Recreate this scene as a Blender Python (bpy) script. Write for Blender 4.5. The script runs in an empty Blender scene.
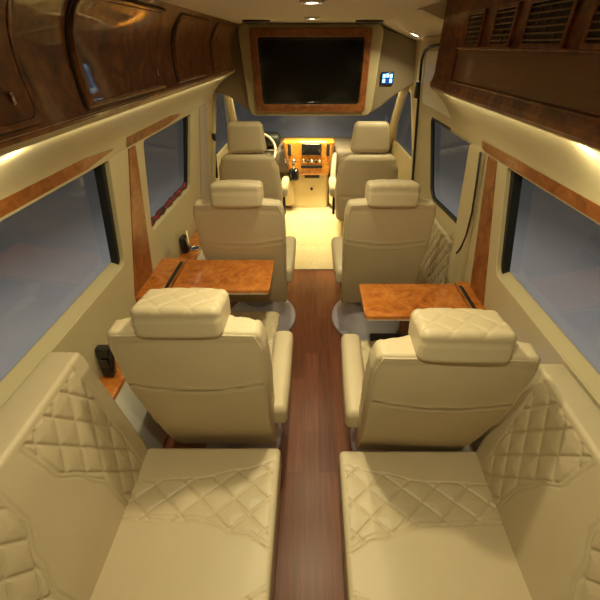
import bpy, bmesh, math, random
from mathutils import Vector, Matrix
random.seed(3)
R = math.radians
S = bpy.context.scene
col = S.collection

# ------------------------------------------------------------------ camera
F_PX, PITCH = 350.0, math.atan(255 / 350.0)
cd = bpy.data.cameras.new('camera'); cam = bpy.data.objects.new('camera', cd); col.objects.link(cam)
cam.location = (0, 0, 1.75); cam.rotation_euler = (math.pi / 2 - PITCH, 0, 0)
cd.sensor_width = 36; cd.lens = F_PX / 600 * 36; cd.shift_x = -0.02; cd.clip_start = .02
S.camera = cam

# ------------------------------------------------------------------ world: grey studio outside, darker above, paler below
w = bpy.data.worlds.new('world'); S.world = w; w.use_nodes = True
nt = w.node_tree; nt.nodes.clear()
wo = nt.nodes.new('ShaderNodeOutputWorld'); bg = nt.nodes.new('ShaderNodeBackground')
tc = nt.nodes.new('ShaderNodeTexCoord'); sx = nt.nodes.new('ShaderNodeSeparateXYZ'); cr = nt.nodes.new('ShaderNodeValToRGB')
def wmath(op, a, b_=None):
    m_ = nt.nodes.new('ShaderNodeMath'); m_.operation = op
    for k_, v_ in enumerate((a, b_)):
        if v_ is None: continue
        if isinstance(v_, (int, float)): m_.inputs[k_].default_value = v_
        else: nt.links.new(v_, m_.inputs[k_])
    return m_.outputs[0]
# grey studio walls beside the van: pale near the ground, dark higher up (side walls stand closer than the end wall)
nt.links.new(tc.outputs['Generated'], sx.inputs[0])
den = wmath('ADD', wmath('ABSOLUTE', sx.outputs['X']), wmath('MULTIPLY', wmath('ABSOLUTE', sx.outputs['Y']), .35))
q_ = wmath('DIVIDE', wmath('MULTIPLY', sx.outputs['Z'], -1.0), den)
nt.links.new(q_, cr.inputs[0]); nt.links.new(cr.outputs[0], bg.inputs[0]); nt.links.new(bg.outputs[0], wo.inputs[0])
e = cr.color_ramp.elements
e[0].position = .0; e[0].color = (.040, .036, .030, 1)
e[1].position = .85; e[1].color = (.38, .36, .335, 1)
for p, v in ((.32, .070), (.40, .092), (.46, .17), (.52, .25), (.60, .30)):
    q = e.new(p); q.color = (v, v * .93, v * .82, 1)
bg.inputs[1].default_value = 1.0

# ------------------------------------------------------------------ exposure
S.view_settings.view_transform = 'Standard'; S.view_settings.look = 'None'
S.view_settings.exposure = 0.0; S.view_settings.gamma = 1.0; S.view_settings.use_curve_mapping = False

WARM = (1.0, .91, .56)
LAMP_W, LED_W, CAB_W, REAR_W = 4.3, 2.4, 62.0, .2

def area(name, loc, size, power, color=WARM, rot=(0, 0, 0), size_y=None, spread=None):
    l = bpy.data.lights.new(name, 'AREA'); l.energy = power; l.color = color; l.size = size
    if size_y: l.shape = 'RECTANGLE'; l.size_y = size_y
    else: l.shape = 'DISK'
    if spread: l.spread = R(spread)
    o = bpy.data.objects.new(name, l); o.location = loc; o.rotation_euler = rot; col.objects.link(o)
    return o

# strip lights tucked under the two overhead units, washing the soffits
area('strip_light_left', (-.600, 1.2, 1.556), .02, LED_W, WARM, (0, R(50), 0), 3.6)
area('strip_light_right', (.600, .6, 1.550), .02, LED_W * .7, WARM, (0, R(-50), 0), 2.6)
# unseen soft fill light, added above and behind the camera
area('rear_fill_light', (-.0, -.35, 1.86), .45, REAR_W, WARM)
area('reading_light_left', (-.605, .78, 1.552), .03, .5, WARM, (0, R(55), 0))
area('reading_light_right', (.605, .86, 1.548), .03, .5, WARM, (0, R(-55), 0))
# cab roof lamp past the bulkhead; two side lights added to brighten pillars
area('cab_side_fill_left', (-.50, 3.62, 1.64), .10, 11, (1, .88, .50))
area('cab_side_fill_right', (.50, 3.62, 1.64), .10, 7, (1, .88, .50))
area('cab_roof_light', (.0, 3.80, 1.66), .35, CAB_W, (1, .86, .40), (R(4), 0, 0), None, 84)

# ------------------------------------------------------------------ materials
def mat(name, base, rough=.5, metal=0, coat=0, spec=.5, bump=None, emis=None, es=0, trans=0):
    m = bpy.data.materials.new(name); m.use_nodes = True
    n = m.node_tree; b = n.nodes['Principled BSDF']
    b.inputs['Base Color'].default_value = (*base, 1); b.inputs['Roughness'].default_value = rough
    b.inputs['Metallic'].default_value = metal; b.inputs['Coat Weight'].default_value = coat
    b.inputs['Coat Roughness'].default_value = .04; b.inputs['Specular IOR Level'].default_value = spec
    if emis: b.inputs['Emission Color'].default_value = (*emis, 1); b.inputs['Emission Strength'].default_value = es
    if bump:
        t = n.nodes.new('ShaderNodeTexCoord'); x = n.nodes.new('ShaderNodeTexNoise'); x.inputs['Scale'].default_value = bump[0]
        x.inputs['Detail'].default_value = 4
        u = n.nodes.new('ShaderNodeBump'); u.inputs['Strength'].default_value = bump[1]; u.inputs['Distance'].default_value = .002
        n.links.new(t.outputs['Object'], x.inputs[0]); n.links.new(x.outputs[0], u.inputs['Height']); n.links.new(u.outputs[0], b.inputs['Normal'])
    return m

def tint(m, c2, scale=3, amt=1.0):
    n = m.node_tree; b = n.nodes['Principled BSDF']; c1 = tuple(b.inputs['Base Color'].default_value)
    t = n.nodes.new('ShaderNodeTexCoord'); x = n.nodes.new('ShaderNodeTexNoise'); x.inputs['Scale'].default_value = scale; x.inputs['Detail'].default_value = 5
    r = n.nodes.new('ShaderNodeValToRGB'); r.color_ramp.elements[0].color = c1; r.color_ramp.elements[1].color = (*c2, 1)
    r.color_ramp.elements[0].position = .35; r.color_ramp.elements[1].position = .65
    n.links.new(t.outputs['Object'], x.inputs[0]); n.links.new(x.outputs[0], r.inputs[0]); n.links.new(r.outputs[0], b.inputs['Base Color'])
    return m

def burl(name, dark, mid, light, rough=.2, scale=7, coat=.6):
    m = mat(name, mid, rough, coat=coat); n = m.node_tree; b = n.nodes['Principled BSDF']
    t = n.nodes.new('ShaderNodeTexCoord')
    w1 = n.nodes.new('ShaderNodeTexNoise'); w1.inputs['Scale'].default_value = scale; w1.inputs['Detail'].default_value = 8
    w1.inputs['Distortion'].default_value = 1.6; w1.inputs['Roughness'].default_value = .65
    v = n.nodes.new('ShaderNodeTexVoronoi'); v.inputs['Scale'].default_value = scale * 4
    mx = n.nodes.new('ShaderNodeMath'); mx.operation = 'MULTIPLY_ADD'; mx.inputs[1].default_value = .12; 
    n.links.new(t.outputs['Object'], w1.inputs[0]); n.links.new(w1.outputs['Color'], v.inputs['Vector']) if False else n.links.new(t.outputs['Object'], v.inputs['Vector'])
    n.links.new(v.outputs['Distance'], mx.inputs[0]); n.links.new(w1.outputs[0], mx.inputs[2])
    r = n.nodes.new('ShaderNodeValToRGB'); el = r.color_ramp.elements
    el[0].position = .36; el[0].color = (*dark, 1); el[1].position = .78; el[1].color = (*light, 1)
    q = el.new(.56); q.color = (*mid, 1)
    n.links.new(mx.outputs[0], r.inputs[0]); n.links.new(r.outputs[0], b.inputs['Base Color'])
    return m

M = {}
M['leather'] = tint(mat('cream_leather', (.55, .445, .285), .42, spec=.4, bump=(260, .25)), (.51, .41, .255), 4)
M['leather_cab'] = mat('cream_cab_leather', (.56, .455, .285), .42, spec=.4, bump=(260, .25))
M['cream'] = tint(mat('cream_panel', (.50, .41, .235), .5, spec=.4, bump=(500, .15)), (.48, .39, .22), 2)
M['soffit'] = mat('satin_cream_vinyl', (.47, .385, .215), .38, spec=.5)
M['header'] = mat('taupe_cloth_panel', (.25, .19, .115), .8, bump=(700, .3))
M['ceiling'] = mat('roof_lining', (.66, .58, .46), .9, bump=(600, .3))
M['burl'] = burl('shaded_burl_veneer', (.045, .011, .002), (.15, .044, .009), (.30, .105, .024), .42, 9, .5)  # table veneer again, with the overhead units' shade put into the colour
M['burl2'] = burl('amber_burl_veneer', (.27, .070, .010), (.46, .14, .022), (.60, .22, .04), .16, 9, .7)
M['burl3'] = burl('orange_burl_dash', (.30, .09, .01), (.62, .24, .035), (.8, .38, .07), .14, 12, .8)
M['copper'] = burl('red_brown_burl_trim', (.12, .032, .006), (.24, .075, .016), (.34, .12, .03), .38, 9, .12)
M['black'] = mat('black_rubber', (.012, .011, .010), .5)
M['gloss_black'] = mat('gloss_black_plastic', (.008, .008, .009), .12, coat=.5)
M['grey_plastic'] = mat('pale_grey_plastic', (.56, .52, .58), .45, bump=(300, .1))
M['dark_plastic'] = mat('dark_brown_plastic', (.045, .03, .02), .4)
M['slat'] = mat('bronze_louvre', (.15, .075, .034), .4)
M['chrome'] = mat('chrome', (.75, .72, .68), .15, 1)
M['screen'] = mat('tv_glass', (.004, .004, .004), .12, spec=.5)
M['beige_plastic'] = mat('beige_dash_plastic', (.78, .65, .38), .5, bump=(300, .1))
M['taupe'] = mat('taupe_dash', (.16, .125, .10), .6)
M['carpet'] = tint(mat('beige_cut_pile_carpet', (.50, .40, .25), .95, spec=.1, bump=(180, 1.0)), (.40, .31, .18), 60)
M['red'] = tint(mat('dark_red_cloth', (.20, .02, .02), .8), (.02, .01, .01), 26)
M['white'] = mat('off_white_plastic', (.7, .66, .56), .4)
M['belt'] = mat('grey_belt_cover', (.42, .34, .27), .6)
M['lamp'] = mat('lamp_lens', (1, .9, .7), .3, emis=(1, .83, .58), es=25)
M['blue'] = mat('blue_backlight', (.0, .02, .1), .3, emis=(.01, .06, .28), es=1.0)
M['bluebtn'] = mat('lit_button', (.3, .7, 1), .3, emis=(.30, .75, 1.0), es=3.0)

M['bluering'] = mat('blue_lit_ring', (.1, .2, .8), .3, emis=(.25, .35, 1.0), es=3.0)

# glass
gm = bpy.data.materials.new('tinted_window_glass'); gm.use_nodes = True; n = gm.node_tree; n.nodes.clear()
o = n.nodes.new('ShaderNodeOutputMaterial'); tr = n.nodes.new('ShaderNodeBsdfTransparent'); tr.inputs[0].default_value = (.82, .83, .85, 1)
gl = n.nodes.new('ShaderNodeBsdfGlossy'); gl.inputs['Roughness'].default_value = .02; gl.inputs['Color'].default_value = (1, 1, 1, 1)
fr = n.nodes.new('ShaderNodeFresnel'); fr.inputs[0].default_value = 1.35; mx = n.nodes.new('ShaderNodeMixShader')
fm = n.nodes.new('ShaderNodeMath'); fm.operation = 'MULTIPLY'; fm.inputs[1].default_value = .12
n.links.new(fr.outputs[0], fm.inputs[0]); n.links.new(fm.outputs[0], mx.inputs[0]); n.links.new(tr.outputs[0], mx.inputs[1]); n.links.new(gl.outputs[0], mx.inputs[2]); n.links.new(mx.outputs[0], o.inputs[0])
M['glass'] = gm

# wood floor: planks running along the aisle
fmt = mat('red_brown_plank_floor', (.2, .07, .03), .36, spec=.32); n = fmt.node_tree; b = n.nodes['Principled BSDF']
t = n.nodes.new('ShaderNodeTexCoord'); mp = n.nodes.new('ShaderNodeMapping'); mp.inputs['Rotation'].default_value = (0, 0, R(90)); mp.inputs['Location'].default_value = (.3, .045, 0)
br = n.nodes.new('ShaderNodeTexBrick'); br.inputs['Scale'].default_value = 1; br.inputs['Brick Width'].default_value = .62; br.inputs['Row Height'].default_value = .085
br.inputs['Mortar Size'].default_value = .0007; br.inputs['Mortar'].default_value = (.12, .04, .02, 1); br.offset = .37
br.inputs['Color1'].default_value = (.20, .066, .031, 1); br.inputs['Color2'].default_value = (.135, .044, .021, 1); br.inputs['Bias'].default_value = -.1
mp2 = n.nodes.new('ShaderNodeMapping'); mp2.inputs['Scale'].default_value = (38, 2.2, 1)
ns = n.nodes.new('ShaderNodeTexNoise'); ns.inputs['Scale'].default_value = 1.5; ns.inputs['Detail'].default_value = 6
mxx = n.nodes.new('ShaderNodeMix'); mxx.data_type = 'RGBA'; mxx.blend_type = 'OVERLAY'; mxx.inputs[0].default_value = .55
n.links.new(t.outputs['Object'], mp.inputs[0]); n.links.new(mp.outputs[0], br.inputs[0]); n.links.new(t.outputs['Object'], mp2.inputs[0]); n.links.new(mp2.outputs[0], ns.inputs[0])
n.links.new(br.outputs[0], mxx.inputs[6]); n.links.new(ns.outputs[0], mxx.inputs[7]); n.links.new(mxx.outputs[2], b.inputs['Base Color'])
M['floor'] = fmt

# perforated veneer (fine horizontal lines) for the return-air grille of the right overhead unit
pm = mat('ribbed_brown_grille', (.14, .055, .018), .45, coat=.15); n = pm.node_tree; b = n.nodes['Principled BSDF']
t = n.nodes.new('ShaderNodeTexCoord'); wv = n.nodes.new('ShaderNodeTexWave'); wv.bands_direction = 'Z'; wv.inputs['Scale'].default_value = 70
bu = n.nodes.new('ShaderNodeBump'); bu.inputs['Distance'].default_value = .002; bu.inputs['Strength'].default_value = .4
n.links.new(t.outputs['Object'], wv.inputs[0]); n.links.new(wv.outputs['Fac'], bu.inputs['Height']); n.links.new(bu.outputs[0], b.inputs['Normal'])
M['perf'] = pm

# ------------------------------------------------------------------ mesh helpers
def link(name, me, m, parent=None, smooth=True):
    o = bpy.data.objects.new(name, me); col.objects.link(o)
    if m is not None and not me.materials: me.materials.append(m)
    if smooth:
        me.polygons.foreach_set('use_smooth', [True] * len(me.polygons))
    if parent is not None: o.parent = parent
    return o

def poly(name, vs, fs, m, parent=None, smooth=False):
    me = bpy.data.meshes.new(name); me.from_pydata([tuple(v) for v in vs], [], fs); me.validate(); me.update()
    b = bmesh.new(); b.from_mesh(me); bmesh.ops.recalc_face_normals(b, faces=b.faces)
    if smooth:
        for e_ in b.edges:
            if len(e_.link_faces) == 2 and e_.calc_face_angle(0) > R(32): e_.smooth = False
    b.to_mesh(me); b.free()
    return link(name, me, m, parent, smooth)

def _axis(half, r, n, k):
    r = min(r, half * .999); a = [r * math.tan(R(45) * i / k) for i in range(k, 0, -1)]
    inn = [-(half - r) + 2 * (half - r) * i / n for i in range(n + 1)]
    return [-(half - r) - x for x in a] + inn + [(half - r) + x for x in reversed(a)]

def rbox(name, size, c=(0, 0, 0), r=.02, n=(2, 2, 2), k=3, m=None, parent=None, warp=None, rot=None):
    """rounded box, size full extents, centre c, n interior divisions per axis"""
    h = [s / 2 for s in size]; r = min(r, min(h) * .98)
    A = [_axis(h[i], r, n[i], k) for i in range(3)]
    vs, idx, fs = [], {}, []
    rm = Matrix.Rotation(0, 3, 'X') if rot is None else (Matrix.Rotation(rot[2], 3, 'Z') @ Matrix.Rotation(rot[1], 3, 'Y') @ Matrix.Rotation(rot[0], 3, 'X'))
    def V(i, j, l):
        key = (i, j, l)
        if key in idx: return idx[key]
        p = [A[0][i], A[1][j], A[2][l]]
        q = [max(-(h[a] - r), min(h[a] - r, p[a])) for a in range(3)]
        d = Vector([p[a] - q[a] for a in range(3)])
        v = Vector(q) + (d.normalized() * r if d.length > 1e-9 else d)
        if warp: v = Vector(warp(v))
        v = rm @ v + Vector(c)
        idx[key] = len(vs); vs.append(v); return idx[key]
    N = [len(a) for a in A]
    for s in (0, N[2] - 1):
        for i in range(N[0] - 1):
            for j in range(N[1] - 1):
                f = [V(i, j, s), V(i + 1, j, s), V(i + 1, j + 1, s), V(i, j + 1, s)]; fs.append(f if s else f[::-1])
    for s in (0, N[1] - 1):
        for i in range(N[0] - 1):
            for j in range(N[2] - 1):
                f = [V(i, s, j), V(i + 1, s, j), V(i + 1, s, j + 1), V(i, s, j + 1)]; fs.append(f[::-1] if s else f)
    for s in (0, N[0] - 1):
        for i in range(N[1] - 1):
            for j in range(N[2] - 1):
                f = [V(s, i, j), V(s, i + 1, j), V(s, i + 1, j + 1), V(s, i, j + 1)]; fs.append(f if s else f[::-1])
    me = bpy.data.meshes.new(name); me.from_pydata([tuple(v) for v in vs], [], fs); me.update()
    return link(name, me, m, parent)

def frame_mat(o, ex, ey):
    ex = Vector(ex).normalized(); ey = Vector(ey).normalized(); ez = ex.cross(ey)
    return Matrix(((ex.x, ey.x, ez.x, o[0]), (ex.y, ey.y, ez.y, o[1]), (ex.z, ey.z, ez.z, o[2]), (0, 0, 0, 1)))

def rrect(pts, r, n=6):
    """round the corners of a polygon"""
    out = []; L = len(pts)
    for i in range(L):
        p = Vector(pts[i]); a = Vector(pts[i - 1]); c = Vector(pts[(i + 1) % L])
        rr = r[i] if isinstance(r, (list, tuple)) else r
        if rr <= 0: out.append(tuple(p)); continue
        u = (a - p).normalized(); v = (c - p).normalized()
        p0 = p + u * rr; p1 = p + v * rr
        for k in range(n + 1):
            t = k / n; q = p0 * (1 - t) ** 2 + p * 2 * t * (1 - t) + p1 * t * t; out.append(tuple(q))
    return out

def plate(name, loops, thick, bev, mw, m, parent=None):
    """flat plate with holes: loops in local XY, extruded symmetrically, edge bevelled; mw places it"""
    cu = bpy.data.curves.new(name, 'CURVE'); cu.dimensions = '2D'; cu.fill_mode = 'BOTH'
    for lp in loops:
        sp = cu.splines.new('POLY'); sp.points.add(len(lp) - 1); sp.use_cyclic_u = True
        for i, p in enumerate(lp): sp.points[i].co = (p[0], p[1], 0, 1)
    cu.extrude = max(thick / 2 - bev, .0002); cu.bevel_depth = bev; cu.bevel_resolution = 2; cu.offset = -bev
    t = bpy.data.objects.new('t', cu); me = bpy.data.meshes.new_from_object(t)
    bpy.data.objects.remove(t); bpy.data.curves.remove(cu)
    me.name = name; me.transform(mw)
    o = link(name, me, m, parent, smooth=False)
    me.polygons.foreach_set('use_smooth', [False] * len(me.polygons))
    return o

def tube(name, pts, r, m, parent=None, seg=10, closed=False, sx=1.0):
    """round bar through points; r number or list"""
    P = [Vector(p) for p in pts]; L = len(P); vs, fs = [], []
    up = None
    for i, p in enumerate(P):
        a = P[(i - 1) % L] if (closed or i) else p; c = P[(i + 1) % L] if (closed or i < L - 1) else p
        d = (c - a).normalized()
        if up is None: up = Vector((0, 0, 1)) if abs(d.z) < .9 else Vector((0, 1, 0))
        s = d.cross(up).normalized(); up = s.cross(d).normalized()
        rr = r[i] if isinstance(r, (list, tuple)) else r
        for k in range(seg):
            an = 2 * math.pi * k / seg; vs.append(p + s * math.cos(an) * rr * sx + up * math.sin(an) * rr)
    for i in range(L if closed else L - 1):
        j = (i + 1) % L
        for k in range(seg):
            fs.append([i * seg + k, i * seg + (k + 1) % seg, j * seg + (k + 1) % seg, j * seg + k])
    if not closed: fs.append(list(range(seg))[::-1]); fs.append([(L - 1) * seg + k for k in range(seg)])
    me = bpy.data.meshes.new(name); me.from_pydata([tuple(v) for v in vs], [], fs); me.update()
    b = bmesh.new(); b.from_mesh(me); bmesh.ops.recalc_face_normals(b, faces=b.faces); b.to_mesh(me); b.free()
    return link(name, me, m, parent)

def lathe(name, prof, c, m, parent=None, seg=32, sx=1, sy=1, rot=None):
    vs, fs = [], []; n_ = len(prof)
    rm = Matrix.Identity(3) if rot is None else (Matrix.Rotation(rot[2], 3, 'Z') @ Matrix.Rotation(rot[1], 3, 'Y') @ Matrix.Rotation(rot[0], 3, 'X'))
    for (r, z) in prof:
        for k in range(seg):
            a = 2 * math.pi * k / seg; vs.append(rm @ Vector((r * math.cos(a) * sx, r * math.sin(a) * sy, z)) + Vector(c))
    for i in range(n_ - 1):
        for k in range(seg): fs.append([i * seg + k, i * seg + (k + 1) % seg, (i + 1) * seg + (k + 1) % seg, (i + 1) * seg + k])
    fs.append(list(range(seg))[::-1]); fs.append([(n_ - 1) * seg + k for k in range(seg)])
    me = bpy.data.meshes.new(name); me.from_pydata([tuple(v) for v in vs], [], fs); me.update()
    b = bmesh.new(); b.from_mesh(me); bmesh.ops.recalc_face_normals(b, faces=b.faces); b.to_mesh(me); b.free()
    o = link(name, me, m, parent)
    return o

def extr(name, prof, y0, y1, m, parent=None, smooth=False, kind=None, ny=1):
    """closed XZ profile swept along y"""
    n_ = len(prof); vs, fs = [], []
    for i in range(ny + 1):
        y = y0 + (y1 - y0) * i / ny
        vs += [(x, y, z) for x, z in prof]
    for i in range(ny):
        for k in range(n_): fs.append([i * n_ + k, i * n_ + (k + 1) % n_, (i + 1) * n_ + (k + 1) % n_, (i + 1) * n_ + k])
    fs.append(list(range(n_))); fs.append([ny * n_ + k for k in range(n_)][::-1])
    o = poly(name, vs, fs, m, parent, smooth)
    if kind: o['kind'] = kind
    return o

def thing(name, label, cat, loc=(0, 0, 0), rotz=0, group=None):
    o = bpy.data.objects.new(name, None); o.empty_display_size = .05; col.objects.link(o)
    o.location = loc; o.rotation_euler = (0, 0, rotz); o['label'] = label; o['category'] = cat
    if group: o['group'] = group
    return o
def tag(o, label, cat, group=None):
    o['label'] = label; o['category'] = cat
    if group: o['group'] = group
    return o
def struct(o): o['kind'] = 'structure'; return o
def reroot(root):
    """parts were modelled in world space: keep them there under a moved root"""
    inv = Matrix.Translation(-Vector(root.location))
    for ch in list(root.children): ch.data.transform(inv); [g.data.transform(inv) for g in ch.children]
def sm(a, b, x):
    t = max(0, min(1, (x - a) / (b - a))); return t * t * (3 - 2 * t)
def interp(t, P):
    if t <= P[0][0]: return P[0][1]
    for (a, b), (c, d) in zip(P, P[1:]):
        if t <= c: return b + (d - b) * sm(a, c, t)
    return P[-1][1]

# ================================================================== THE SETTING
Y0, Y1 = -1.0, 3.3
fl = struct(rbox('floor', (1.9, 3.89, .06), (0, .945, -.03), .005, (1, 1, 1), 1, M['floor']))
cab_floor = struct(poly('floor_cab', [(-.95, 2.89, -.06), (.95, 2.89, -.06), (.95, 4.5, -.06), (-.95, 4.5, -.06),
    (-.95, 2.89, .012), (.95, 2.89, .012), (.95, 3.35, .02), (-.95, 3.35, .02), (.95, 3.75, .16), (-.95, 3.75, .16), (.95, 4.5, .2), (-.95, 4.5, .2)],
    [(0, 1, 2, 3), (0, 1, 5, 4), (4, 5, 6, 7), (7, 6, 8, 9), (9, 8, 10, 11), (3, 2, 10, 11), (0, 4, 7, 9, 11, 3), (1, 5, 6, 8, 10, 2)], M['carpet']))
struct(extr('ceiling', [(-.92, 1.70), (-.84, 1.76), (-.5, 1.88), (.47, 1.88), (.53, 1.94), (.92, 1.94), (.92, 2.0), (-.92, 2.0)], Y0, 2.06, M['ceiling']))
struct(extr('ceiling_front', [(-.92, 1.70), (-.84, 1.76), (-.5, 1.88), (.5, 1.88), (.84, 1.76), (.92, 1.70), (.92, 2.0), (-.92, 2.0)], 2.06, 3.42, M['ceiling']))
struct(extr('ceiling_cab', [(-.92, 1.66), (.92, 1.66), (.92, 1.72), (-.92, 1.72)], 3.44, 4.05, M['ceiling']))
struct(rbox('wall_back', (1.9, .05, 2.0), (0, Y0 - .025, .95), .005, (1, 1, 1), 1, M['cream']))

# side walls: lower panel upright, upper panel leaning in, windows cut through
def wall(side, name, xb, xt, zb, zt, outline, holes):
    """upper wall panel on the plane through (xb,zb)-(xt,zt); outline and holes in (y,z)"""
    s = side; L = math.hypot(xt - xb, zt - zb)
    ex = Vector((0, 1, 0)); ey = Vector((s * (xt - xb), 0, zt - zb)) / L
    k = L / (zt - zb)
    nrm = ex.cross(ey); out = nrm if nrm.x * s > 0 else -nrm
    o = Vector((s * xb, 0, zb)) + out * .012
    cv = lambda lp: [(y, (z - zb) * k) for y, z in lp]
    return struct(plate(name, [cv(outline)] + [cv(h) for h in holes], .024, .004, frame_mat(o, ex, ey), M['cream']))

def xw(side, z):   # inner wall face
    return (-.86 + (z - .935) * .04 / .438) if side < 0 else (.805 - (z - .938) * .04 / .423)

# window outlines (y,z)
W1 = rrect([(-.55, .935), (1.40, .935), (1.475, 1.373), (-.55, 1.373)], [.03, .035, .015, .03])
W2 = rrect([(1.74, .935), (2.47, .935), (2.66, 1.373), (1.83, 1.373)], [.05, .04, .03, .03])
W3 = rrect([(3.20, .93), (4.02, .93), (3.80, 1.43), (3.40, 1.43)], [.06, .04, .03, .06])
W4 = rrect([(-.55, .938), (1.31, .938), (1.42, 1.361), (-.55, 1.361)], [.03, .05, .02, .03])
W5 = rrect([(1.77, .955), (2.34, .915), (2.50, 1.375), (1.77, 1.375)], [.02, .09, .04, .02])
W6 = rrect([(3.20, .93), (4.02, .93), (3.80, 1.43), (3.40, 1.43)], [.06, .04, .03, .06])
wall(-1, 'wall_left', .86, .82, .935, 1.373, [(Y0, .62), (4.3, .62), (4.3, .9), (3.70, 1.56), (3.44, 1.62), (Y0, 1.62)], [W1, W2, W3])
wall(1, 'wall_right', .805, .765, .938, 1.361, [(Y0, .62), (2.86, .62), (2.86, 1.79), (2.02, 1.79), (1.95, 1.60), (Y0, 1.60)], [W4, W5])
wall(1, 'wall_right_cab', .875, .835, .938, 1.361, [(2.88, .2), (4.3, .2), (4.3, .9), (3.70, 1.56), (3.44, 1.8), (2.88, 1.8)], [W6])
struct(poly('wall_left_lower', [(-.862, Y0, .62), (-.93, Y0, 0), (-.95, Y0, 0), (-.95, Y0, .64), (-.885, 4.3, .64), (-.885, 4.3, .62), (-.93, 4.3, 0), (-.95, 4.3, 0)][:0] or
     [(-.888, Y0, .63), (-.92, Y0, 0), (-.96, Y0, 0), (-.96, Y0, .63), (-.888, 4.3, .63), (-.92, 4.3, 0), (-.96, 4.3, 0), (-.96, 4.3, .63)],
     [(0, 1, 2, 3), (4, 5, 6, 7), (0, 1, 5, 4), (1, 2, 6, 5), (2, 3, 7, 6), (3, 0, 4, 7)], M['cream']))
struct(poly('wall_right_lower',
     [(.835, Y0, .63), (.87, Y0, 0), (.96, Y0, 0), (.96, Y0, .63), (.835, 2.86, .63), (.87, 2.86, 0), (.96, 2.86, 0), (.96, 2.86, .63)],
     [(0, 1, 2, 3), (4, 5, 6, 7), (0, 1, 5, 4), (1, 2, 6, 5), (2, 3, 7, 6), (3, 0, 4, 7)], M['cream']))

# windows: sill, black forward post, pane
def window(idx, side, W, depth, parts=('sill', 'post'), yf=(1.40, 1.475), yr=(-.55, -.55), z0=.935, z1=1.373, dx=0, rubber=False):
    s = side
    X = lambda z: s * (abs(xw(s, z)) + dx)
    root = struct(bpy.data.objects.new('window_%d' % idx, None)); col.objects.link(root)
    o_in = .022; zo = z0 + .018
    g = poly('pane', [(X(z0) + s * depth, yr[0] - .05, z0 - .03), (X(z0) + s * depth, yf[0] + .07, z0 - .03), (X(z1) + s * depth, yf[1] + .07, z1 + .04), (X(z1) + s * depth, yr[1] - .05, z1 + .04),
                      (X(z0) + s * (depth + .005), yr[0] - .05, z0 - .03), (X(z0) + s * (depth + .005), yf[0] + .07, z0 - .03), (X(z1) + s * (depth + .005), yf[1] + .07, z1 + .04), (X(z1) + s * (depth + .005), yr[1] - .05, z1 + .04)],
             [(0, 1, 2, 3), (4, 5, 6, 7), (0, 1, 5, 4), (1, 2, 6, 5), (2, 3, 7, 6), (3, 0, 4, 7)], M['glass'], root)
    if 'sill' in parts:
        a, b = X(z0) + s * .004, X(z0) + s * (depth - .001)
        poly('sill', [(a, yr[0], z0 - .001), (b, yr[0], zo), (b, yr[0], z0 - .035), (a + s * .021, yr[0], z0 - .035), (a, yf[0] + .03, z0 - .001), (b, yf[0] + .03, zo), (b, yf[0] + .03, z0 - .035), (a + s * .021, yf[0] + .03, z0 - .035)],
             [(0, 1, 2, 3), (4, 5, 6, 7), (0, 1, 5, 4), (1, 2, 6, 5), (2, 3, 7, 6), (3, 0, 4, 7)], M['cream'], root)
    if 'post' in parts:
        t = .05
        v = []
        for (z, y) in ((z0 - .03, yf[0]), (z1 + .03, yf[1])):
            for dy in (-.022, t):
                for d in (.020, depth - .001): v.append((X(z) + s * d, y + dy, z))
        poly('window_frame', v, [(0, 1, 3, 2), (4, 5, 7, 6), (0, 1, 5, 4), (2, 3, 7, 6), (0, 2, 6, 4), (1, 3, 7, 5)], M['black'], root)
    if rubber:
        lp = [Vector((X(z) + s * .006, y, z)) for y, z in rrect([(W[0]) for W in []], 0)] if False else [Vector((X(z) + s * .010, y, z)) for y, z in W]
        tube('window_frame', lp, .013, M['black'], root, 8, True)
    return root
window(1, -1, W1, .055)
window(2, -1, W2, .045, yf=(2.47, 2.66), yr=(1.72, 1.80))
window(3, -1, W3, .03, parts=(), yf=(4.0, 3.85), yr=(3.2, 3.3), z0=.93, z1=1.43)
window(4, 1, W4, .055, yf=(1.31, 1.42), z0=.938, z1=1.361)
window(5, 1, W5, .024, parts=(), yf=(2.36, 2.50), yr=(1.80, 1.80), z0=.90, z1=1.375, rubber=True)
window(6, 1, W6, .03, parts=(), yf=(4.0, 3.85), yr=(3.2, 3.3), z0=.93, z1=1.43, dx=.07)

# soffits between the overhead units and the windows
struct(extr('trim_1', [(-.600, 1.60), (-.607, 1.578), (-.640, 1.560), (-.700, 1.528), (-.755, 1.485), (-.790, 1.447), (-.803, 1.425), (-.818, 1.380), (-.855, 1.380), (-.86, 1.60)], Y0, 3.28, M['soffit'], smooth=True))
struct(extr('trim_2', [(.600, 1.60), (.607, 1.572), (.640, 1.553), (.680, 1.520), (.715, 1.480), (.742, 1.440), (.752, 1.412), (.763, 1.366), (.81, 1.366), (.82, 1.60)], Y0, 2.10, M['soffit'], smooth=True))
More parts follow.
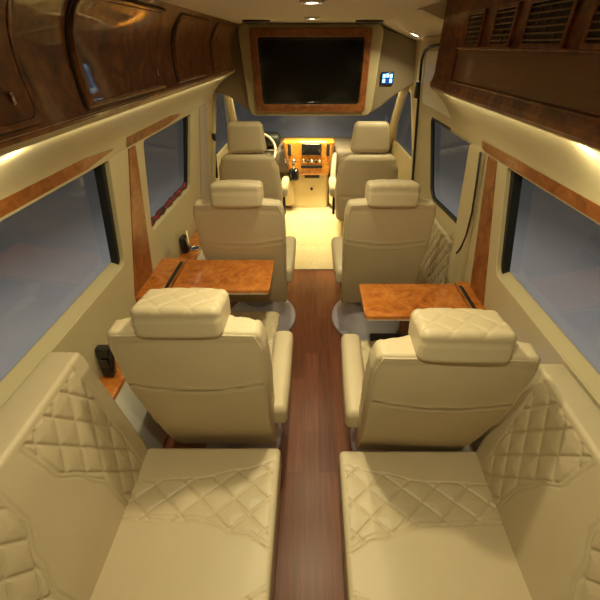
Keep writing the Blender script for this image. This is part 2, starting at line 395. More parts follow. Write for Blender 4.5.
# red-brown burl strips over the windows and on the pillars
def slab(name, P, side, off, m, parent=None, th=.006):
    """thin slab on the side wall, outline (y,z)"""
    s = side; v = []
    for y, z in P: v.append((xw(s, z) - s * off, y, z))
    for y, z in P: v.append((xw(s, z) - s * (off - th), y, z))
    n_ = len(P); f = [list(range(n_)), list(range(n_, 2 * n_))[::-1]] + [[i, (i + 1) % n_, n_ + (i + 1) % n_, n_ + i] for i in range(n_)]
    return poly(name, v, f, m, parent)
def strip(name, y0, y1, side):
    if side < 0: P = [(-.807, 1.424), (-.822, 1.384), (-.816, 1.384), (-.799, 1.428)]
    else: P = [(.756, 1.408), (.767, 1.370), (.760, 1.370), (.748, 1.412)]
    n_ = 4; v = []
    for y, sh in ((y0, 1), (y1 - .2, 1), (y1, .25 if side < 0 else .9)):
        zc = sum(p[1] for p in P) / 4; v += [(x - .0 * sh, y, zc + (z - zc) * sh) for x, z in P]
    f = [[0, 1, 2, 3], [8, 9, 10, 11][::-1]] + [[a * 4 + i, a * 4 + (i + 1) % 4, a * 4 + 4 + (i + 1) % 4, a * 4 + 4 + i] for a in (0, 1) for i in range(4)]
    return struct(poly(name, v, f, M['copper']))
strip('trim_3', Y0, 1.50, -1); strip('trim_4', 1.64, 2.40, -1); strip('trim_5', Y0, 1.66, 1)
struct(slab('trim_6', [(1.41, .745), (1.64, .745), (1.725, 1.375), (1.655, 1.375)], -1, .006, M['copper']))
struct(slab('trim_7', [(1.33, .70), (1.50, .70), (1.585, 1.362), (1.505, 1.362)], 1, .006, M['copper']))
# tall padded pillar cover beside the sliding door, with its dark seam
struct(slab('trim_8', rrect([(1.60, .62), (1.80, .62), (1.775, .85), (1.765, 1.375), (1.625, 1.375), (1.61, .9)], .02), 1, .022, M['cream'], th=.02))
tag(tube('door_seal', [(xw(1, z) - .024, y, z) for y, z in ((1.625, 1.37), (1.61, 1.25), (1.60, 1.1), (1.62, .97), (1.66, .88), (1.70, .83))], .005, M['black'], None, 6),
    'thin black curved seam line down the cream pillar right of the sliding door window', 'seal')
# sliding door lower panel, quilted
def quilt_lines(a, b, sp, sl, w=.006):
    d = 9
    for q in (a + sl * b, a - sl * b):
        f = (q / sp) % 1.0; d = min(d, min(f, 1 - f) * sp)
    return d / math.sqrt(1 + sl * sl)
def groove(d, w=.006): return math.exp(-(d / w) ** 2)
def wdoor(v):
    x, y, z = v
    d = quilt_lines(y, z, .075, .75)
    if x < 0: x += .008 * groove(d, .007)
    return (x + .012 * z * 0 - .06 * (z), y, z)
dr = struct(rbox('door_1', (.03, .82, .42), (.822, 2.24, .62), .012, (1, 110, 60), 2, M['leather'], warp=wdoor))
# body seal of the sliding door aperture and the pale quarter panel over it
struct(slab('wall_right_quarter', rrect([(2.02, 1.43), (2.74, 1.43), (2.72, 1.715), (2.02, 1.74)], .05), 1, .006, M['white'], th=.005))
XS = lambda z: xw(1, z) - .014
seal = tube('door_seal', [(XS(y_z[1]), y_z[0], y_z[1]) for y_z in ((2.10, 1.755), (2.40, 1.750), (2.62, 1.742), (2.74, 1.72), (2.79, 1.67), (2.80, 1.60), (2.80, 1.42), (2.80, 1.2), (2.80, .95), (2.80, .68))], .009, M['black'], None, 8)
tag(seal, 'thick black rubber seal curving over and down behind the right front cab seat', 'seal')
tag(rbox('door_latch', (.022, .05, .10), (.722, 2.80, 1.50), .008, (1, 1, 1), 2, M['black']), 'small black latch block on the rubber seal at the top right of the cab opening', 'latch')
# left belt-line column between second window and cab
struct(slab('trim_9', rrect([(2.66, .66), (2.92, .66), (3.05, 1.385), (2.86, 1.385)], .02), -1, .010, M['belt'], th=.008))
struct(tube('trim_10', [(xw(-1, z) + .006, y, z) for y, z in ((3.34, 1.42), (3.2, 1.1), (3.10, .80), (3.06, .6))], .022, M['cream'], None, 8))
# cab: A pillars, windscreen, front
struct(tube('trim_11', [(-.735, 3.46, 1.52), (-.76, 3.62, 1.40), (-.79, 3.86, 1.18), (-.83, 4.15, .86)], [.045, .040, .040, .045], M['cream'], None, 10))
struct(tube('trim_12', [(.80, 3.46, 1.52), (.815, 3.62, 1.40), (.83, 3.86, 1.18), (.85, 4.15, .86)], [.045, .040, .040, .045], M['cream'], None, 10))
ws = bpy.data.objects.new('window_7', None); col.objects.link(ws); struct(ws)
poly('pane', [(-.80, 4.50, .80), (.85, 4.50, .80), (.80, 3.5, 1.66), (-.75, 3.5, 1.66), (-.80, 4.506, .80), (.85, 4.506, .80), (.80, 3.506, 1.66), (-.75, 3.506, 1.66)],
     [(0, 1, 2, 3), (4, 5, 6, 7), (0, 1, 5, 4), (1, 2, 6, 5), (2, 3, 7, 6), (3, 0, 4, 7)], M['glass'], ws)
struct(rbox('wall_front', (1.9, .05, .9), (0, 4.53, .36), .005, (1, 1, 1), 1, M['taupe']))

# bulkhead over the cab opening
def xz_plate(name, loops, y, th, bev, m, parent=None):
    return plate(name, loops, th, bev, frame_mat((0, y, 0), (1, 0, 0), (0, 0, 1)), m, parent)
HB = [(-.86, 1.43), (-.80, 1.43), (-.74, 1.425), (-.68, 1.405), (-.60, 1.35), (-.54, 1.305), (-.49, 1.285), (.46, 1.285), (.52, 1.30), (.58, 1.34), (.64, 1.39), (.70, 1.43), (.78, 1.475), (.87, 1.52), (.87, 1.752), (.49, 1.875), (-.50, 1.875), (-.86, 1.75)]
struct(xz_plate('wall_front_bulkhead', [HB], 3.37, .12, .01, M['header']))

# ================================================================== OVERHEAD UNITS
PRO = [(1.585, -.598), (1.64, -.606), (1.70, -.606), (1.78, -.592), (1.83, -.575), (1.876, -.515)]
def px(z): return -.606 + (10.4 * (z - 1.67) ** 3 if z > 1.67 else 1.1 * (1.67 - z) ** 2)
t = thing('overhead_cabinet', 'long shaded burl wood overhead cabinet with four curved doors along the left side', 'cabinet', (-.7, 1.2, 1.585))
zz = [1.585 + .287 * i / 28 for i in range(29)]
body = [(px(z), z) for z in zz] + [(-.80, 1.765), (-.84, 1.75), (-.84, 1.612), (-.62, 1.612)]
body[0] = (-.604, 1.587)
extr('body', body, Y0 + .01, 3.22, M['burl'], t, smooth=True)
def cab_door(y0, y1, parent):
    L = y1 - y0; zc, h = 1.733, .243
    def wp(v):
        x, y, z = v
        # slightly narrower towards the top, as the doors follow the roof curve
        tt = (z + h / 2) / h
        edge = groove(abs(max(abs(y) - L / 2 + .022, 0)) if abs(y) > L / 2 - .03 else .02, .005) * (.003 if x > 0 else 0)
        return (x + px(zc + z) - 0 * edge, y * (1 - .02 * tt) + .012 * tt, z)
    d = rbox('door', (.026, L, h), (0, (y0 + y1) / 2, zc), .008, (1, 30, 16), 3, M['burl'], parent, warp=wp)
    g_ = rrect([(y0 - .001, zc - h / 2), (y1 + .001, zc - h / 2), (y1 + .010, zc + h / 2), (y0 + .011, zc + h / 2)], .012, 4)
    gg = []
    for a, b_ in zip(g_, g_[1:] + g_[:1]):
        for i in range(5): gg.append((a[0] + (b_[0] - a[0]) * i / 5, a[1] + (b_[1] - a[1]) * i / 5))
    tube('door_gap_shade', [(px(z) + .0005, y, z) for y, z in gg], .0045, M['black'], d, 6, True)  # black tube stands in for the shade in the gap round the door
    # outline seam that frames the door face
    pts = rrect([(y0 + .014, zc - h / 2 + .012), (y1 - .014, zc - h / 2 + .012), (y1 - .014, zc + h / 2 - .012), (y0 + .014, zc + h / 2 - .012)], .03, 5)
    pp = []
    for a, b_ in zip(pts, pts[1:] + pts[:1]):
        for i in range(4): pp.append((a[0] + (b_[0] - a[0]) * i / 4, a[1] + (b_[1] - a[1]) * i / 4))
    tube('molding', [(px(z) + .0128, y, z) for y, z in pp], .0022, M['burl'], d, 6, True)
    rbox('latch', (.006, .008, .022), (px(1.665) + .017, y1 - .07, 1.665), .0035, (1, 1, 1), 2, M['chrome'], d)
for a, b_ in ((.12, .86), (1.055, 1.66), (1.84, 2.34), (2.54, 3.12)): cab_door(a, b_, t)
reroot(t)

# right overhead unit with air vents
t = thing('overhead_air_unit', 'dark brown overhead air unit with louvred vents along the right side', 'overhead vent unit', (.7, .5, 1.575))
PR = [(1.570, .607), (1.585, .594), (1.61, .594), (1.64, .600), (1.876, .600)]
extr('body', [(.615, 1.575), (.600, 1.574), (.590, 1.584), (.589, 1.600), (.596, 1.618), (.600, 1.640), (.600, 1.80), (.602, 1.938), (.82, 1.938), (.82, 1.61), (.66, 1.60)], Y0 + .01, 2.04, M['burl'], t)
def vent(y0, y1, parent):
    zc, h = 1.797, .086
    lp = lambda i: rrect([(y0 - i, zc - h / 2 - i), (y1 + i, zc - h / 2 - i), (y1 + i, zc + h / 2 + i), (y0 - i, zc + h / 2 + i)], .006)
    fm_ = frame_mat((.596, 0, 0), (0, 1, 0), (0, 0, 1))
    f = plate('vent', [lp(.012), lp(0)], .012, .003, fm_, M['burl'], parent)
    rbox('vent_cavity', (.004, y1 - y0 + .004, h + .004), (.5975, (y0 + y1) / 2, zc), .0015, (1, 1, 1), 1, M['black'], f)
    for k in range(6):
        rbox('slat', (.004, y1 - y0, .004), (.593, (y0 + y1) / 2, zc - h / 2 + h * (k + .5) / 6), .0015, (1, 1, 1), 1, M['slat'], f)
    for k in range(3):
        rbox('slat', (.003, .003, h), (.5945, y0 + (y1 - y0) * (k + 1) / 4, zc), .001, (1, 1, 1), 1, M['slat'], f)
for a, b_ in ((1.555, 1.685), (1.315, 1.445), (1.035, 1.225), (.755, .945), (.48, .67)): vent(a, b_, t)
g = rbox('return_grille', (.006, 2.35, .105), (.596, .56, 1.683), .002, (1, 4, 4), 1, M['perf'], t)
tube('molding', [(.594, y, z) for y, z in ((-.64, 1.74), (1.755, 1.74), (1.765, 1.735), (1.765, 1.632), (1.755, 1.625), (-.64, 1.625))], .005, M['burl'], g, 6, True)
reroot(t)

# ================================================================== TELEVISION and bulkhead fittings
t = thing('television', 'large flat black television in a burl wood frame on the front bulkhead', 'television', (0, 3.31, 1.3))
cr_ = lambda x0, x1, z0, z1, r: rrect([(x0, z0), (x1, z0), (x1, z1), (x0, z1)], r)
TR = lambda i: rrect([(-.452 + i, 1.306 + i), (.430 - i, 1.306 + i), (.446 - i, 1.852 - i), (-.462 + i, 1.852 - i)], .025)
xz_plate('surround', [rrect([(-.515, 1.275), (.49, 1.275), (.535, 1.876), (-.555, 1.876)], .06)], 3.292, .07, .012, M['cream'], t).data.materials[0] = M['soffit']
xz_plate('frame', [TR(0), TR(.055)], 3.25, .05, .008, M['copper'], t)
xz_plate('bezel', [TR(.050), TR(.072)], 3.254, .03, .003, M['gloss_black'], t)
xz_plate('screen', [TR(.068)], 3.257, .02, .002, M['screen'], t)
rbox('badge', (.045, .004, .008), (-.01, 3.237, 1.373), .0015, (1, 1, 1), 1, M['chrome'], t)
reroot(t)
t = thing('touch_control_panel', 'small square control panel glowing blue, on the bulkhead right of the television', 'control panel', (.60, 3.305, 1.49))
rbox('housing', (.105, .022, .088), (.60, 3.30, 1.535), .012, (1, 1, 1), 3, M['gloss_black'], t)
rbox('display', (.090, .005, .074), (.60, 3.288, 1.535), .002, (1, 1, 1), 2, M['blue'], t)
for x, z in ((.572, 1.550), (.599, 1.555), (.627, 1.550), (.572, 1.519), (.627, 1.519)):
    rbox('button', (.020, .006, .024), (x, 3.285, z), .002, (1, 1, 1), 2, M['bluebtn'], t)
reroot(t)
for x, s_ in ((-.36, 'left'), (.37, 'right')):
    t = thing('ceiling_speaker', 'flat dark oval speaker in the roof just above the %s end of the television' % s_, 'speaker', (x, 2.88, 1.87))
    lathe('rim', [(.088, .006), (.092, 0), (.090, -.006), (.080, -.009)], (x, 2.88, 1.874), M['dark_plastic'], t, 32, 1, .55)
    lathe('grille', [(.078, 0), (.05, -.012), (.001, -.014)], (x, 2.88, 1.868), M['black'], t, 32, 1, .55)
    reroot(t)

# roof downlights
def downlight(x, y, z, label, tilt=0, p=LAMP_W, vis=True):
    t = thing('ceiling_downlight', label, 'ceiling light', (x, y, z), 0, None)
    t.rotation_euler = (0, tilt, 0)
    lathe('trim_ring', [(.030, .0), (.046, .0), (.045, -.006), (.032, -.008), (.030, -.004)], (0, 0, 0), M['white'], t, 28)
    lathe('lens', [(.031, -.001), (.029, -.005), (.001, -.008)], (0, 0, 0), M['lamp'], t, 28)
    l = area('downlight_beam', (0, 0, -.014), .05, p, WARM, (0, 0, 0), None, 135); l.parent = t
downlight(0, 2.60, 1.879, 'round roof light nearest the television, lit')
downlight(0, 1.66, 1.879, 'second round roof light behind the television, at the top edge of the photo')
downlight(.70, 2.98, 1.811, 'single round light in the sloping roof at the right, above the sliding door', R(19), LAMP_W * .6)
downlight(0, .90, 1.879, 'round roof light above the near pair of captain chairs', 0, LAMP_W * 1.2)
downlight(0, .16, 1.879, 'round roof light between the two rear sofas', 0, LAMP_W * 1.2)

# ================================================================== SEATS
def captain(label, loc, rotz, lean, side, legrest=False, top=1.115, wide=.465, hw=.24, hh=.10, sk=.52):
    """rear of the backrest bottom at local y=0, faces +y; side=+1: the aisle is at local +x"""
    t = thing('captain_chair', label, 'chair', loc, rotz, None)
    zb = .34; H_ = top - zb; W_ = wide; D_ = .135
    def wb(v):
        x, y, z = v; tt = (z + H_ / 2) / H_
        wf = interp(tt, [(0, .93), (.35, .96), (.72, 1.0), (.90, 1.0), (1.0, .95)])
        dep = interp(tt, [(0, 1.05), (.6, 1.0), (1, .72)])
        xx = x * wf; u = abs(x) / (W_ / 2)
        yy = y * dep
        if y < 0:
            yy -= .010 * (1 - u * u) * sm(0, .3, tt) * (1 - .6 * sm(.8, 1, tt))
            # welt seam across the rear shell: dips between the shoulders
            s1 = .66 + .035 * math.cos(x / (W_ / 2) * 1.3 * math.pi + .6) * side * 0 + .04 * (u ** 2)
            d = abs(tt - s1) * H_; yy += .006 * groove(d, .006) - .004 * groove(abs(d - .011), .006)
            d2 = abs(tt - .945) * H_; yy += .004 * groove(d2, .005)
            yy += .002 * math.sin(x * 11 + 1.3 * lean * 9) * math.sin(tt * 5)
        else:
            yy += .018 * math.cos(x / W_ * math.pi * 2) * sm(0, .4, tt)
            if tt > .25: yy -= .007 * groove(quilt_lines(x, z, .09, .8), .006)
        zz_ = z
        if z > H_ * .35: zz_ += .006 * math.cos(x / W_ * math.pi * 2)
        return (xx, yy + D_ / 2 - lean * tt - .02 * math.sin(tt * math.pi), zz_)
    rbox('backrest', (W_, D_, H_), (0, 0, zb + H_ / 2), .024, (28, 2, 64), 4, M['leather'], t, warp=wb)
    def P(x, z):
        v = wb(Vector((x, -D_ / 2, z))); return (v[0], v[1], v[2] + zb + H_ / 2)
    e_ = W_ / 2 - .013; zt = H_ / 2 - .013
    wl_ = [P(-e_, -zt + 2 * zt * i / 14) for i in range(14)] + [P(-e_ + .006, zt)] + [P(-e_ + 2 * e_ * i / 10, zt) for i in range(1, 10)] + [P(e_ - .006, zt)] + [P(e_, zt - 2 * zt * i / 14) for i in range(1, 15)]
    tube('piping', [(x, y + .0035, z) for x, y, z in wl_], .0040, M['leather'], t, 6)
    # headrest bolster
    def wh(v):
        x, y, z = v; u = abs(x) / .13
        yy = y * (1 - .10 * u ** 3); zz_ = z * (1 - .06 * u ** 4)
        if z > .02: zz_ -= .003 * groove(quilt_lines(x, y + .02, .085, 1.0), .004)
        if z > .0: zz_ += .003 * (1 - u * u)
        if y < -.03: yy += .005 * groove(abs(z - .018), .004)
        return (x * (1 + .03 * math.cos(z * 20)), yy, zz_)
    hy = -lean + .028
    rbox('headrest', (hw, .145, hh), (0, hy + .045, top + .027), .020, (50, 22, 8), 5, M['leather'], t, warp=wh, rot=(R(-9), 0, 0))
    for sx_ in (-.07, .07): tube('headrest_post', [(sx_, hy + .05, top - .05), (sx_, hy + .05, top + .03)], .006, M['chrome'], t, 8)
    # seat cushion
    def wsq(v):
        x, y, z = v
        zz_ = z
        if z > .03: zz_ += .012 * math.cos(x / .42 * math.pi) - .008 * groove(quilt_lines(x, y, .10, .9), .006)
        return (x, y, zz_ - .01 * sm(.1, -.2, y))
    rbox('seat', (.42, .47, .13), (0, .335, .405), .045, (50, 56, 4), 4, M['leather'], t, warp=wsq)
    # arms
    for s in (-1, 1):
        ax = s * .232
        def wa(v, s=s):
            x, y, z = v; tt = (y + .25) / .5
            return (x * (1 - .15 * groove(tt, .25)), y, z * (1 + .25 * (1 - tt)) - .035 * (1 - tt) ** 3 + (.006 * math.cos(x / .08 * math.pi) if z > 0 else 0))
        a = rbox('armrest', (.094, .45, .085), (ax, .205, .585), .024, (4, 14, 3), 4, M['leather'], t, warp=wa)
        tube('arm_bracket', [(ax - s * .02, .02, .56), (ax - s * .012, .04, .48), (ax - s * .02, .10, .38), (ax - s * .05, .19, .31)], [.016, .016, .015, .014], M['dark_plastic'], a, 8)
    # pedestal: seat pan, column and swept plastic skirt
    rbox('seat_pan', (.36, .44, .05), (0, .31, .325), .02, (1, 1, 1), 3, M['dark_plastic'], t)
    lathe('pedestal', [(.10, .30), (.11, .24), (.125, .18)], (0, .28, 0), M['grey_plastic'], t)
    lathe('skirt', [(.50 * sk, .0), (.515 * sk, .012), (.505 * sk, .035), (.42 * sk, .085), (.33 * sk, .13), (.27 * sk, .185)], (0, .25, 0), M['grey_plastic'], t, 40, 1, 1.12)
    if legrest:
        def wl(v):
            x, y, z = v
            if z > .02: z -= .007 * groove(quilt_lines(x, y, .085, .9), .006)
            return (x, y, z)
        rbox('legrest', (.34, .27, .075), (.0, .715, .40), .03, (44, 34, 3), 4, M['leather'], t, warp=wl, rot=(R(-4), 0, 0))
    return t
captain('cream leather captain chair seen from behind, near left, headrest just below the left table', (-.370, .865, 0), 0, .145, 1, True, 1.10, sk=.40)
captain('cream leather captain chair seen from behind, near right, the largest headrest in the photo', (.404, .835, 0), R(-2), .195, -1, False, 1.085, sk=.40)
captain('cream leather captain chair seen from behind beyond the left table', (-.395, 1.905, 0), 0, .15, 1, False, 1.085, .49, .26, .125)
captain('cream leather captain chair seen from behind beyond the right table', (.420, 1.895, 0), 0, .15, -1, False, 1.09, .485, .26, .125)

def cab_seat(label, loc, side):
    t = thing('cab_seat', label, 'seat', loc, 0, None)
    H_ = .61; W_ = .545
    def wb(v):
        x, y, z = v; tt = (z + H_ / 2) / H_
        wf = interp(tt, [(0, .96), (.45, 1.02), (.8, .95), (.93, .84), (1, .74)])
        yy = y * interp(tt, [(0, 1), (1, .7)])
        if y < 0:
            yy += .005 * groove(abs(tt - .42) * H_, .006); yy -= .03 * (1 - (x / (W_ / 2)) ** 2)
        return (x * wf, yy - .06 * tt, z)
    rbox('backrest', (W_, .14, H_), (0, .07, .40 + H_ / 2), .05, (20, 2, 40), 4, M['leather_cab'], t, warp=wb)
    def wh(v):
        x, y, z = v; tt = (z + .12) / .24
        return (x * (1.0 - .17 * tt), y * (1 - .25 * tt) - (.012 * (1 - (x / .17) ** 2) if y < 0 else 0), z)
    rbox('headrest', (.335, .10, .235), (0, .03, 1.135), .04, (12, 2, 10), 5, M['leather_cab'], t, warp=wh)
    for s in (-.07, .07): tube('headrest_post', [(s, .03, 1.0), (s, .03, 1.08)], .007, M['black'], t, 8)
    rbox('seat', (.50, .50, .14), (0, .37, .44), .05, (4, 4, 2), 4, M['leather_cab'], t)
    rbox('seat_base', (.40, .42, .30), (0, .33, .22), .03, (2, 2, 2), 3, M['beige_plastic'], t)
    a = rbox('armrest', (.075, .36, .10), (side * .285, .23, .66), .035, (3, 8, 3), 4, M['leather_cab'], t)
    rbox('buckle', (.025, .05, .20), (side * .275, .20, .50), .01, (1, 1, 1), 2, M['black'], t)
    return t
cab_seat('cream driver seat with tall headrest, in front of the steering wheel at the left', (-.545, 3.10, .0), 1)
cab_seat('cream passenger seat with tall headrest, front right of the cab', (.485, 3.10, .0), -1)

# ------------------------------------------------------------------ rear sofas
def sofa(s, label):
    t = thing('sofa', label, 'sofa', (s * .5, .39, 0))
    yc, Ly = .385, .80
    X0, X1 = .645, .140          # seam at the wall side, aisle edge
    if s > 0: X0, X1 = .64, .122; yc = .372
    cx_, Lx = (X0 + X1) / 2, X0 - X1 + .03
    def ws_(v):
        x, y, z = v                       # local, x from wall(+) to aisle(-) mirrored later
        if z > 0.03:
            u = (Lx / 2 - x) / Lx           # 0 at seam .. 1 at aisle edge
            d = abs(y)
            bi = interp(u, [(0, .135), (.48, .125), (.82, .085), (1, .045)])
            bo = interp(u, [(0, .262), (.45, .270), (.75, .305), (1, .345)])
            z += .012 * math.cos(x / Lx * math.pi) * math.cos(y / Ly * math.pi) + .004
            if bi < d < bo and u < .965:
                q = quilt_lines(y, x, .10, .85); z += -.0065 * groove(q, .0030) + .0035 * min(1, q / .03)
            z -= .005 * (groove(d - bi, .0028) + groove(d - bi - .014, .0028) + groove(d - bo, .0028)) * sm(1.0, .96, u)
        return (s * (x + cx_), y + yc, z + .385)
    rbox('seat_cushion', (Lx, Ly, .13), (0, 0, 0), .018, (150, 225, 3), 4, M['leather'], t, warp=ws_)
    HL = .545; TH = .10 if s < 0 else .085; SL = .070 if s < 0 else .062; TZ = .560 if s < 0 else .522
    def wb(v):
        x, y, z = v                       # x thickness (front -), z height
        tt = (z + HL / 2) / HL
        if x < -.02:
            d = abs(y - .040); e_ = Ly / 2 - abs(y)
            hh = tt * .52
            bi = interp(tt, [(0, .152), (.30, .150), (.50, .118), (.72, .066), (1, .056)])
            f = 0
            if d > bi and e_ > .055 + .02 * (1 - tt) and tt < .955:
                q = quilt_lines(y, hh, .080, .60); f = .0070 * groove(q, .0032) - .0045 * min(1, q / .025)
            f += .005 * (groove(d - bi, .0028) + groove(d - bi + .014, .0028)) * sm(.97, .93, tt)
            f += .004 * groove(e_ - .055 - .02 * (1 - tt), .004)
            x += f - .012 * math.cos(y / Ly * math.pi)
        return (s * (X0 + TH / 2 + .004 + x + SL * tt), y + yc, .425 + tt * TZ)
    rbox('backrest', (TH, Ly, HL), (0, 0, 0), .013, (3, 225, 155), 4, M['leather'], t, warp=wb)
    fx = lambda tt: s * (X0 + .004 + SL * tt)
    def welt(tt, y): return (fx(tt), y, .425 + tt * TZ)
    y0_, y1_ = yc - Ly / 2 + .004, yc + Ly / 2 - .004
    w_ = [welt(.08 + .88 * i / 12, y1_) for i in range(13)] + [welt(.985, y1_ - .015)] + [welt(.985, y1_ - .03 - (Ly - .06) * i / 12) for i in range(13)]
    tube('piping', [(x + s * .006, y, z) for x, y, z in w_], .0042, M['leather'], t, 6)
    rbox('base', (abs(X0 - X1) - .01, Ly - .02, .315), (s * (cx_ - .0), yc, .158), .02, (2, 2, 2), 2, M['leather'], t)
    # frame behind the backrest
    rbox('back_support', (.05, Ly - .06, .38), (s * .765, yc, .25), .01, (1, 1, 1), 2, M['dark_plastic'], t)
    reroot(t)
sofa(-1, 'cream quilted leather rear sofa along the left wall, nearest the camera')
sofa(1, 'cream quilted leather rear sofa along the right wall, nearest the camera')

# ================================================================== CONSOLES, TABLES
def console(s, y0, y1, ztop, xi, xo, name_label, extra=None):
    t = thing('side_console', name_label, 'console', (s * xo, (y0 + y1) / 2, 0))
    rbox('body', (xo - xi, y1 - y0, ztop - .03), (s * (xi + xo) / 2, (y0 + y1) / 2, (ztop - .03) / 2), .012, (1, 1, 1), 2, M['white'], t)
    rbox('top', (xo - xi + .016, y1 - y0 + .01, .028), (s * ((xi + xo) / 2 - .004), (y0 + y1) / 2, ztop - .014), .008, (1, 2, 1), 3, M['burl2'], t)
    return t
t = console(-1, 1.87, 2.55, .61, .785, .885, 'low wood topped ledge along the left wall beyond the table'); reroot(t)
t = console(-1, .83, 1.36, .625, .80, .885, 'low wood topped ledge along the left wall beside the near left chair'); reroot(t)

t = console(1, .86, 1.19, .62, .765, .832, 'narrow wood topped ledge along the right wall beside the near right chair'); reroot(t)
t = thing('cup_holder', 'round blue lit cup holder on the right wall ledge beside the near right chair', 'cup holder', (.795, 1.08, .62))
lathe('ring', [(.026, .0), (.030, .0), (.030, .006), (.026, .007), (.025, .001)], (.796, 1.08, .621), M['bluering'], t, 24)
lathe('well', [(.025, .001), (.024, .003), (.001, .002)], (.796, 1.08, .621), M['black'], t, 24)
l = area('cup_light', (0, 0, .02), .04, .12, (.35, .4, 1.0), (math.pi, 0, 0)); l.parent = t
reroot_skip = [c for c in t.children if c.type == 'MESH']
for c in reroot_skip: c.data.transform(Matrix.Translation(-Vector(t.location)))

def table(s, y0, y1, x_in, x_out, xw_, z, label, clabel):
    # folding-table housing by the wall
    c = thing('table_cabinet', clabel, 'cabinet', (s * .82, (y0 + y1) / 2, 0))
    rbox('body', (.085, y1 - y0 + .02, z - .03), (s * (xw_ - .047), (y0 + y1) / 2, (z - .03) / 2), .01, (1, 1, 1), 2, M['white'], c)
    v = [(s * (x_out + .022), y0 - .045), (s * xw_, y0 - .045), (s * xw_, y1 + .04), (s * (x_out + .022), y1 + .04)]
    plate('top', [rrect(v, .01)], .03, .005, Matrix.Translation((0, 0, z - .015)), M['burl2'], c)
    rbox('slot', (.020, y1 - y0 - .01, .006), (s * (x_out + .035), (y0 + y1) / 2, z - .0005), .002, (1, 1, 1), 1, M['black'], c)
    if s < 0:
        rbox('switch_panel', (.035, .012, .055), (s * (xw_ - .018), y0 - .040, z - .063), .003, (1, 1, 1), 1, M['gloss_black'], c)
        for k in range(3): rbox('switch', (.012, .004, .009), (s * (xw_ - .018), y0 - .047, z - .047 - .016 * k), .002, (1, 1, 1), 1, M['white'], c)
    reroot(c)
    t = thing('folding_table', label, 'table', (s * (x_in + x_out) / 2, (y0 + y1) / 2, z - .03))
    plate('tabletop', [rrect([(s * x_in, y0), (s * x_out, y0), (s * x_out, y1), (s * x_in, y1)], .018)], .022, .004, Matrix.Translation((0, 0, z + .001)), M['burl2'], t)
    plate('underside', [rrect([(s * (x_in + .008), y0 + .008), (s * (x_out - .01), y0 + .008), (s * (x_out - .01), y1 - .008), (s * (x_in + .008), y1 - .008)], .018)], .014, .003, Matrix.Translation((0, 0, z - .017)), M['white'], t)
    rbox('support_arm', (abs(x_out - x_in) * .6, .04, .025), (s * (x_out - abs(x_out - x_in) * .28), (y0 + y1) / 2, z - .038), .006, (1, 1, 1), 2, M['chrome'], t)
    rbox('catch', (.03, .006, .010), (s * (x_in + .30), y0 - .002, z + .002), .002, (1, 1, 1), 1, M['chrome'], t)
    reroot(t)
table(-1, 1.455, 1.765, .215, .715, .886, .74, 'amber burl wood folding table on the left, between the two left chairs', 'burl topped wall cabinet with dark slot that holds the left folding table')
table(1, 1.245, 1.515, .243, .735, .833, .74, 'amber burl wood folding table on the right, between the two right chairs', 'burl topped wall cabinet with dark slot that holds the right folding table')

# black box on the floor below the right table
t = thing('storage_box', 'black storage box with silver edge under the right folding table', 'box', (.52, 1.56, 0))
rbox('body', (.30, .24, .27), (.515, 1.56, .135), .012, (1, 1, 1), 2, M['gloss_black'], t)
rbox('rim', (.305, .02, .02), (.515, 1.45, .262), .006, (1, 1, 1), 2, M['chrome'], t)
rbox('handle', (.09, .02, .02), (.50, 1.55, .277), .006, (1, 1, 1), 2, M['grey_plastic'], t)
reroot(t)

# handsets and cup on the ledges
t = thing('remote_handset', 'glossy black handset standing on the left ledge beside the near left chair', 'remote control', (-.85, 1.02, .625))
rbox('body', (.058, .035, .135), (-.848, 1.02, .695), .011, (2, 2, 4), 3, M['gloss_black'], t, warp=lambda v: (v[0] * (1 + .15 * v[2] / .06), v[1] + v[2] * .25, v[2]))
rbox('keypad', (.032, .004, .06), (-.848, 1.0, .69), .0015, (1, 1, 1), 1, M['dark_plastic'], t)
reroot(t)
t = thing('bottle_holder', 'black holder with silver edge on the ledge beside the middle left chair', 'holder', (-.865, 2.16, .61))
rbox('body', (.045, .07, .115), (-.855, 2.13, .667), .012, (2, 2, 2), 3, M['gloss_black'], t)
rbox('clip', (.006, .03, .14), (-.832, 2.14, .690), .003, (1, 1, 1), 2, M['chrome'], t)
reroot(t)
t = thing('cup_holder', 'round cup holder, blue reflection painted in its well, set in the ledge beside the middle left chair', 'cup holder', (-.805, 2.16, .61))
lathe('ring', [(.034, .0), (.036, .006), (.030, .007), (.029, .001)], (-.806, 2.17, .611), M['chrome'], t, 24)
lathe('well', [(.029, .001), (.028, .003), (.001, .002)], (-.806, 2.17, .611), mat('blue_reflection', (.01, .02, .09), .15), t, 24)  # blue reflection in the cup is put into the well colour
reroot(t)
# cloth along second left window sill
pts = []
for i in range(26):
    f = i / 25; pts.append((-.885 + .003 * math.sin(i * 1.7), 1.76 + .70 * f, .960 + .003 * math.sin(i * 2.3)))
tag(tube('cloth_roll', pts, [.017 + .003 * math.sin(i * 1.1) for i in range(26)], M['red'], None, 10, sx=.8),
    'dark red and black rolled cloth lying along the sill of the second left window', 'cloth')

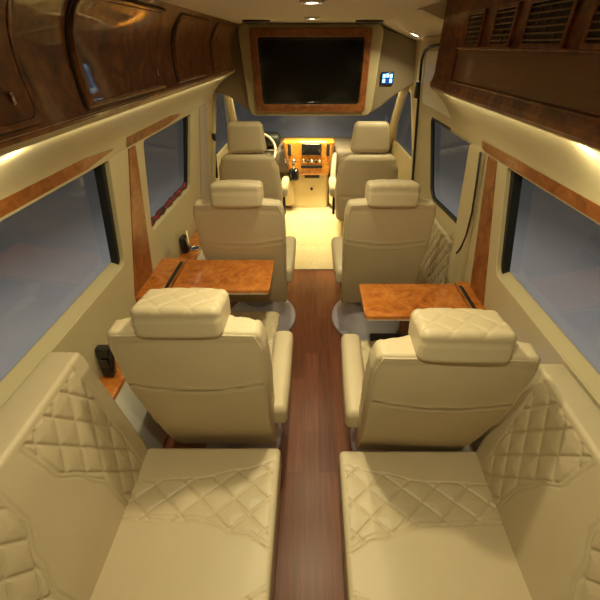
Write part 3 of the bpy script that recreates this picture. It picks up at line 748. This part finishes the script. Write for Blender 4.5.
# ================================================================== CAB FITTINGS
t = thing('dashboard', 'cream and taupe dashboard with an orange burl wood centre stack', 'dashboard', (0, 4.1, .2))
def wd(v):
    x, y, z = v
    return (x, y - .05 * math.cos(x * 1.6) * (1 if y < 0 else 0), z - .05 * sm(.1, -.25, y) * (1 if z > 0 else 0))
rbox('body', (1.66, .42, .30), (0, 4.26, .735), .05, (16, 4, 4), 4, M['taupe'], t, warp=wd)
DX = -.035
rbox('centre_console', (.44, .34, .62), (DX, 4.22, .43), .04, (2, 2, 2), 3, M['beige_plastic'], t)
st = rbox('centre_stack', (.50, .16, .37), (DX, 4.03, .755), .03, (6, 2, 4), 4, M['burl3'], t, warp=lambda v: (v[0] * (1 + .12 * v[2] / .18), v[1] - .02 * v[2] / .18, v[2]))
rbox('navigation_display', (.21, .02, .115), (DX + .03, 3.938, .855), .008, (1, 1, 1), 2, M['gloss_black'], st)
for sx_ in (-.205, .205): rbox('switch_bank', (.035, .02, .12), (DX + sx_, 3.940, .85), .006, (1, 1, 1), 2, M['black'], st)
for k in range(5): lathe('knob', [(.017, 0), (.015, -.018), (.001, -.019)], (DX - .055 + .044 * k, 3.945, .735), M['black'] if k % 2 else M['chrome'], st, 14, rot=(R(-90), 0, 0))
rbox('control_row', (.23, .016, .03), (DX + .03, 3.948, .675), .005, (1, 1, 1), 2, M['black'], st)
rbox('side_panel', (.06, .14, .30), (DX + .272, 4.03, .66), .015, (1, 1, 1), 2, M['white'], t)
for sx_ in (-1, 1): rbox('console_wing', (.13, .30, .34), (DX + .03 + sx_ * .27, 4.12, .38), .05, (2, 2, 2), 4, M['beige_plastic'], t)
rbox('ashtray', (.17, .02, .04), (DX + .035, 4.045, .545), .006, (1, 1, 1), 2, M['black'], t)
lathe('drawer_knob', [(.014, 0), (.016, -.012), (.001, -.014)], (DX + .03, 4.05, .40), M['black'], t, 14, rot=(R(-90), 0, 0))
g = rbox('gear_lever', (.11, .10, .13), (DX - .165, 3.94, .595), .03, (1, 1, 1), 3, M['gloss_black'], t)
tube('lever_shaft', [(DX - .165, 3.90, .65), (DX - .16, 3.86, .74)], .012, M['chrome'], g, 8)
lathe('lever_knob', [(.001, -.02), (.018, -.012), (.022, 0), (.017, .016), (.001, .022)], (DX - .16, 3.855, .755), M['chrome'], g, 14)
rbox('instrument_hood', (.36, .22, .12), (-.52, 4.08, .93), .05, (3, 2, 2), 4, M['black'], t)
rbox('light_switch', (.022, .012, .05), (-.285, 3.985, .73), .004, (1, 1, 1), 2, M['white'], t)
reroot(t)
t = thing('steering_wheel', 'pale rimmed steering wheel in front of the driver seat', 'steering wheel', (-.50, 3.90, .88))
cpos = Vector((-.565, 3.86, .86)); tl = R(38)
ring = [cpos + Vector(((.185) * math.cos(a), .185 * math.sin(a) * math.sin(tl) , .185 * math.sin(a) * math.cos(tl))) for a in [2 * math.pi * i / 36 for i in range(36)]]
tube('rim', ring, .014, M['belt'], t, 10, True)
lathe('hub', [(.001, -.02), (.06, -.015), (.07, .0), (.05, .02)], cpos, M['dark_plastic'], t, 20, rot=(R(90) - tl, 0, 0))
for a in (0, math.pi, -math.pi / 2): tube('spoke', [cpos, cpos + Vector((.20 * math.cos(a), .20 * math.sin(a) * math.sin(tl), .20 * math.sin(a) * math.cos(tl)))], .012, M['dark_plastic'], t, 8)
reroot(t)
t = thing('seat_belt', 'black seat belt and guide on the cream pillar left of the driver seat', 'seat belt', (-.82, 3.16, 1.0))
tube('strap', [(-.832, 3.20, 1.10), (-.835, 3.17, .98), (-.842, 3.14, .80)], .012, M['black'], t, 8)
rbox('guide', (.03, .04, .06), (-.828, 3.20, 1.12), .01, (1, 1, 1), 2, M['black'], t)
reroot(t)
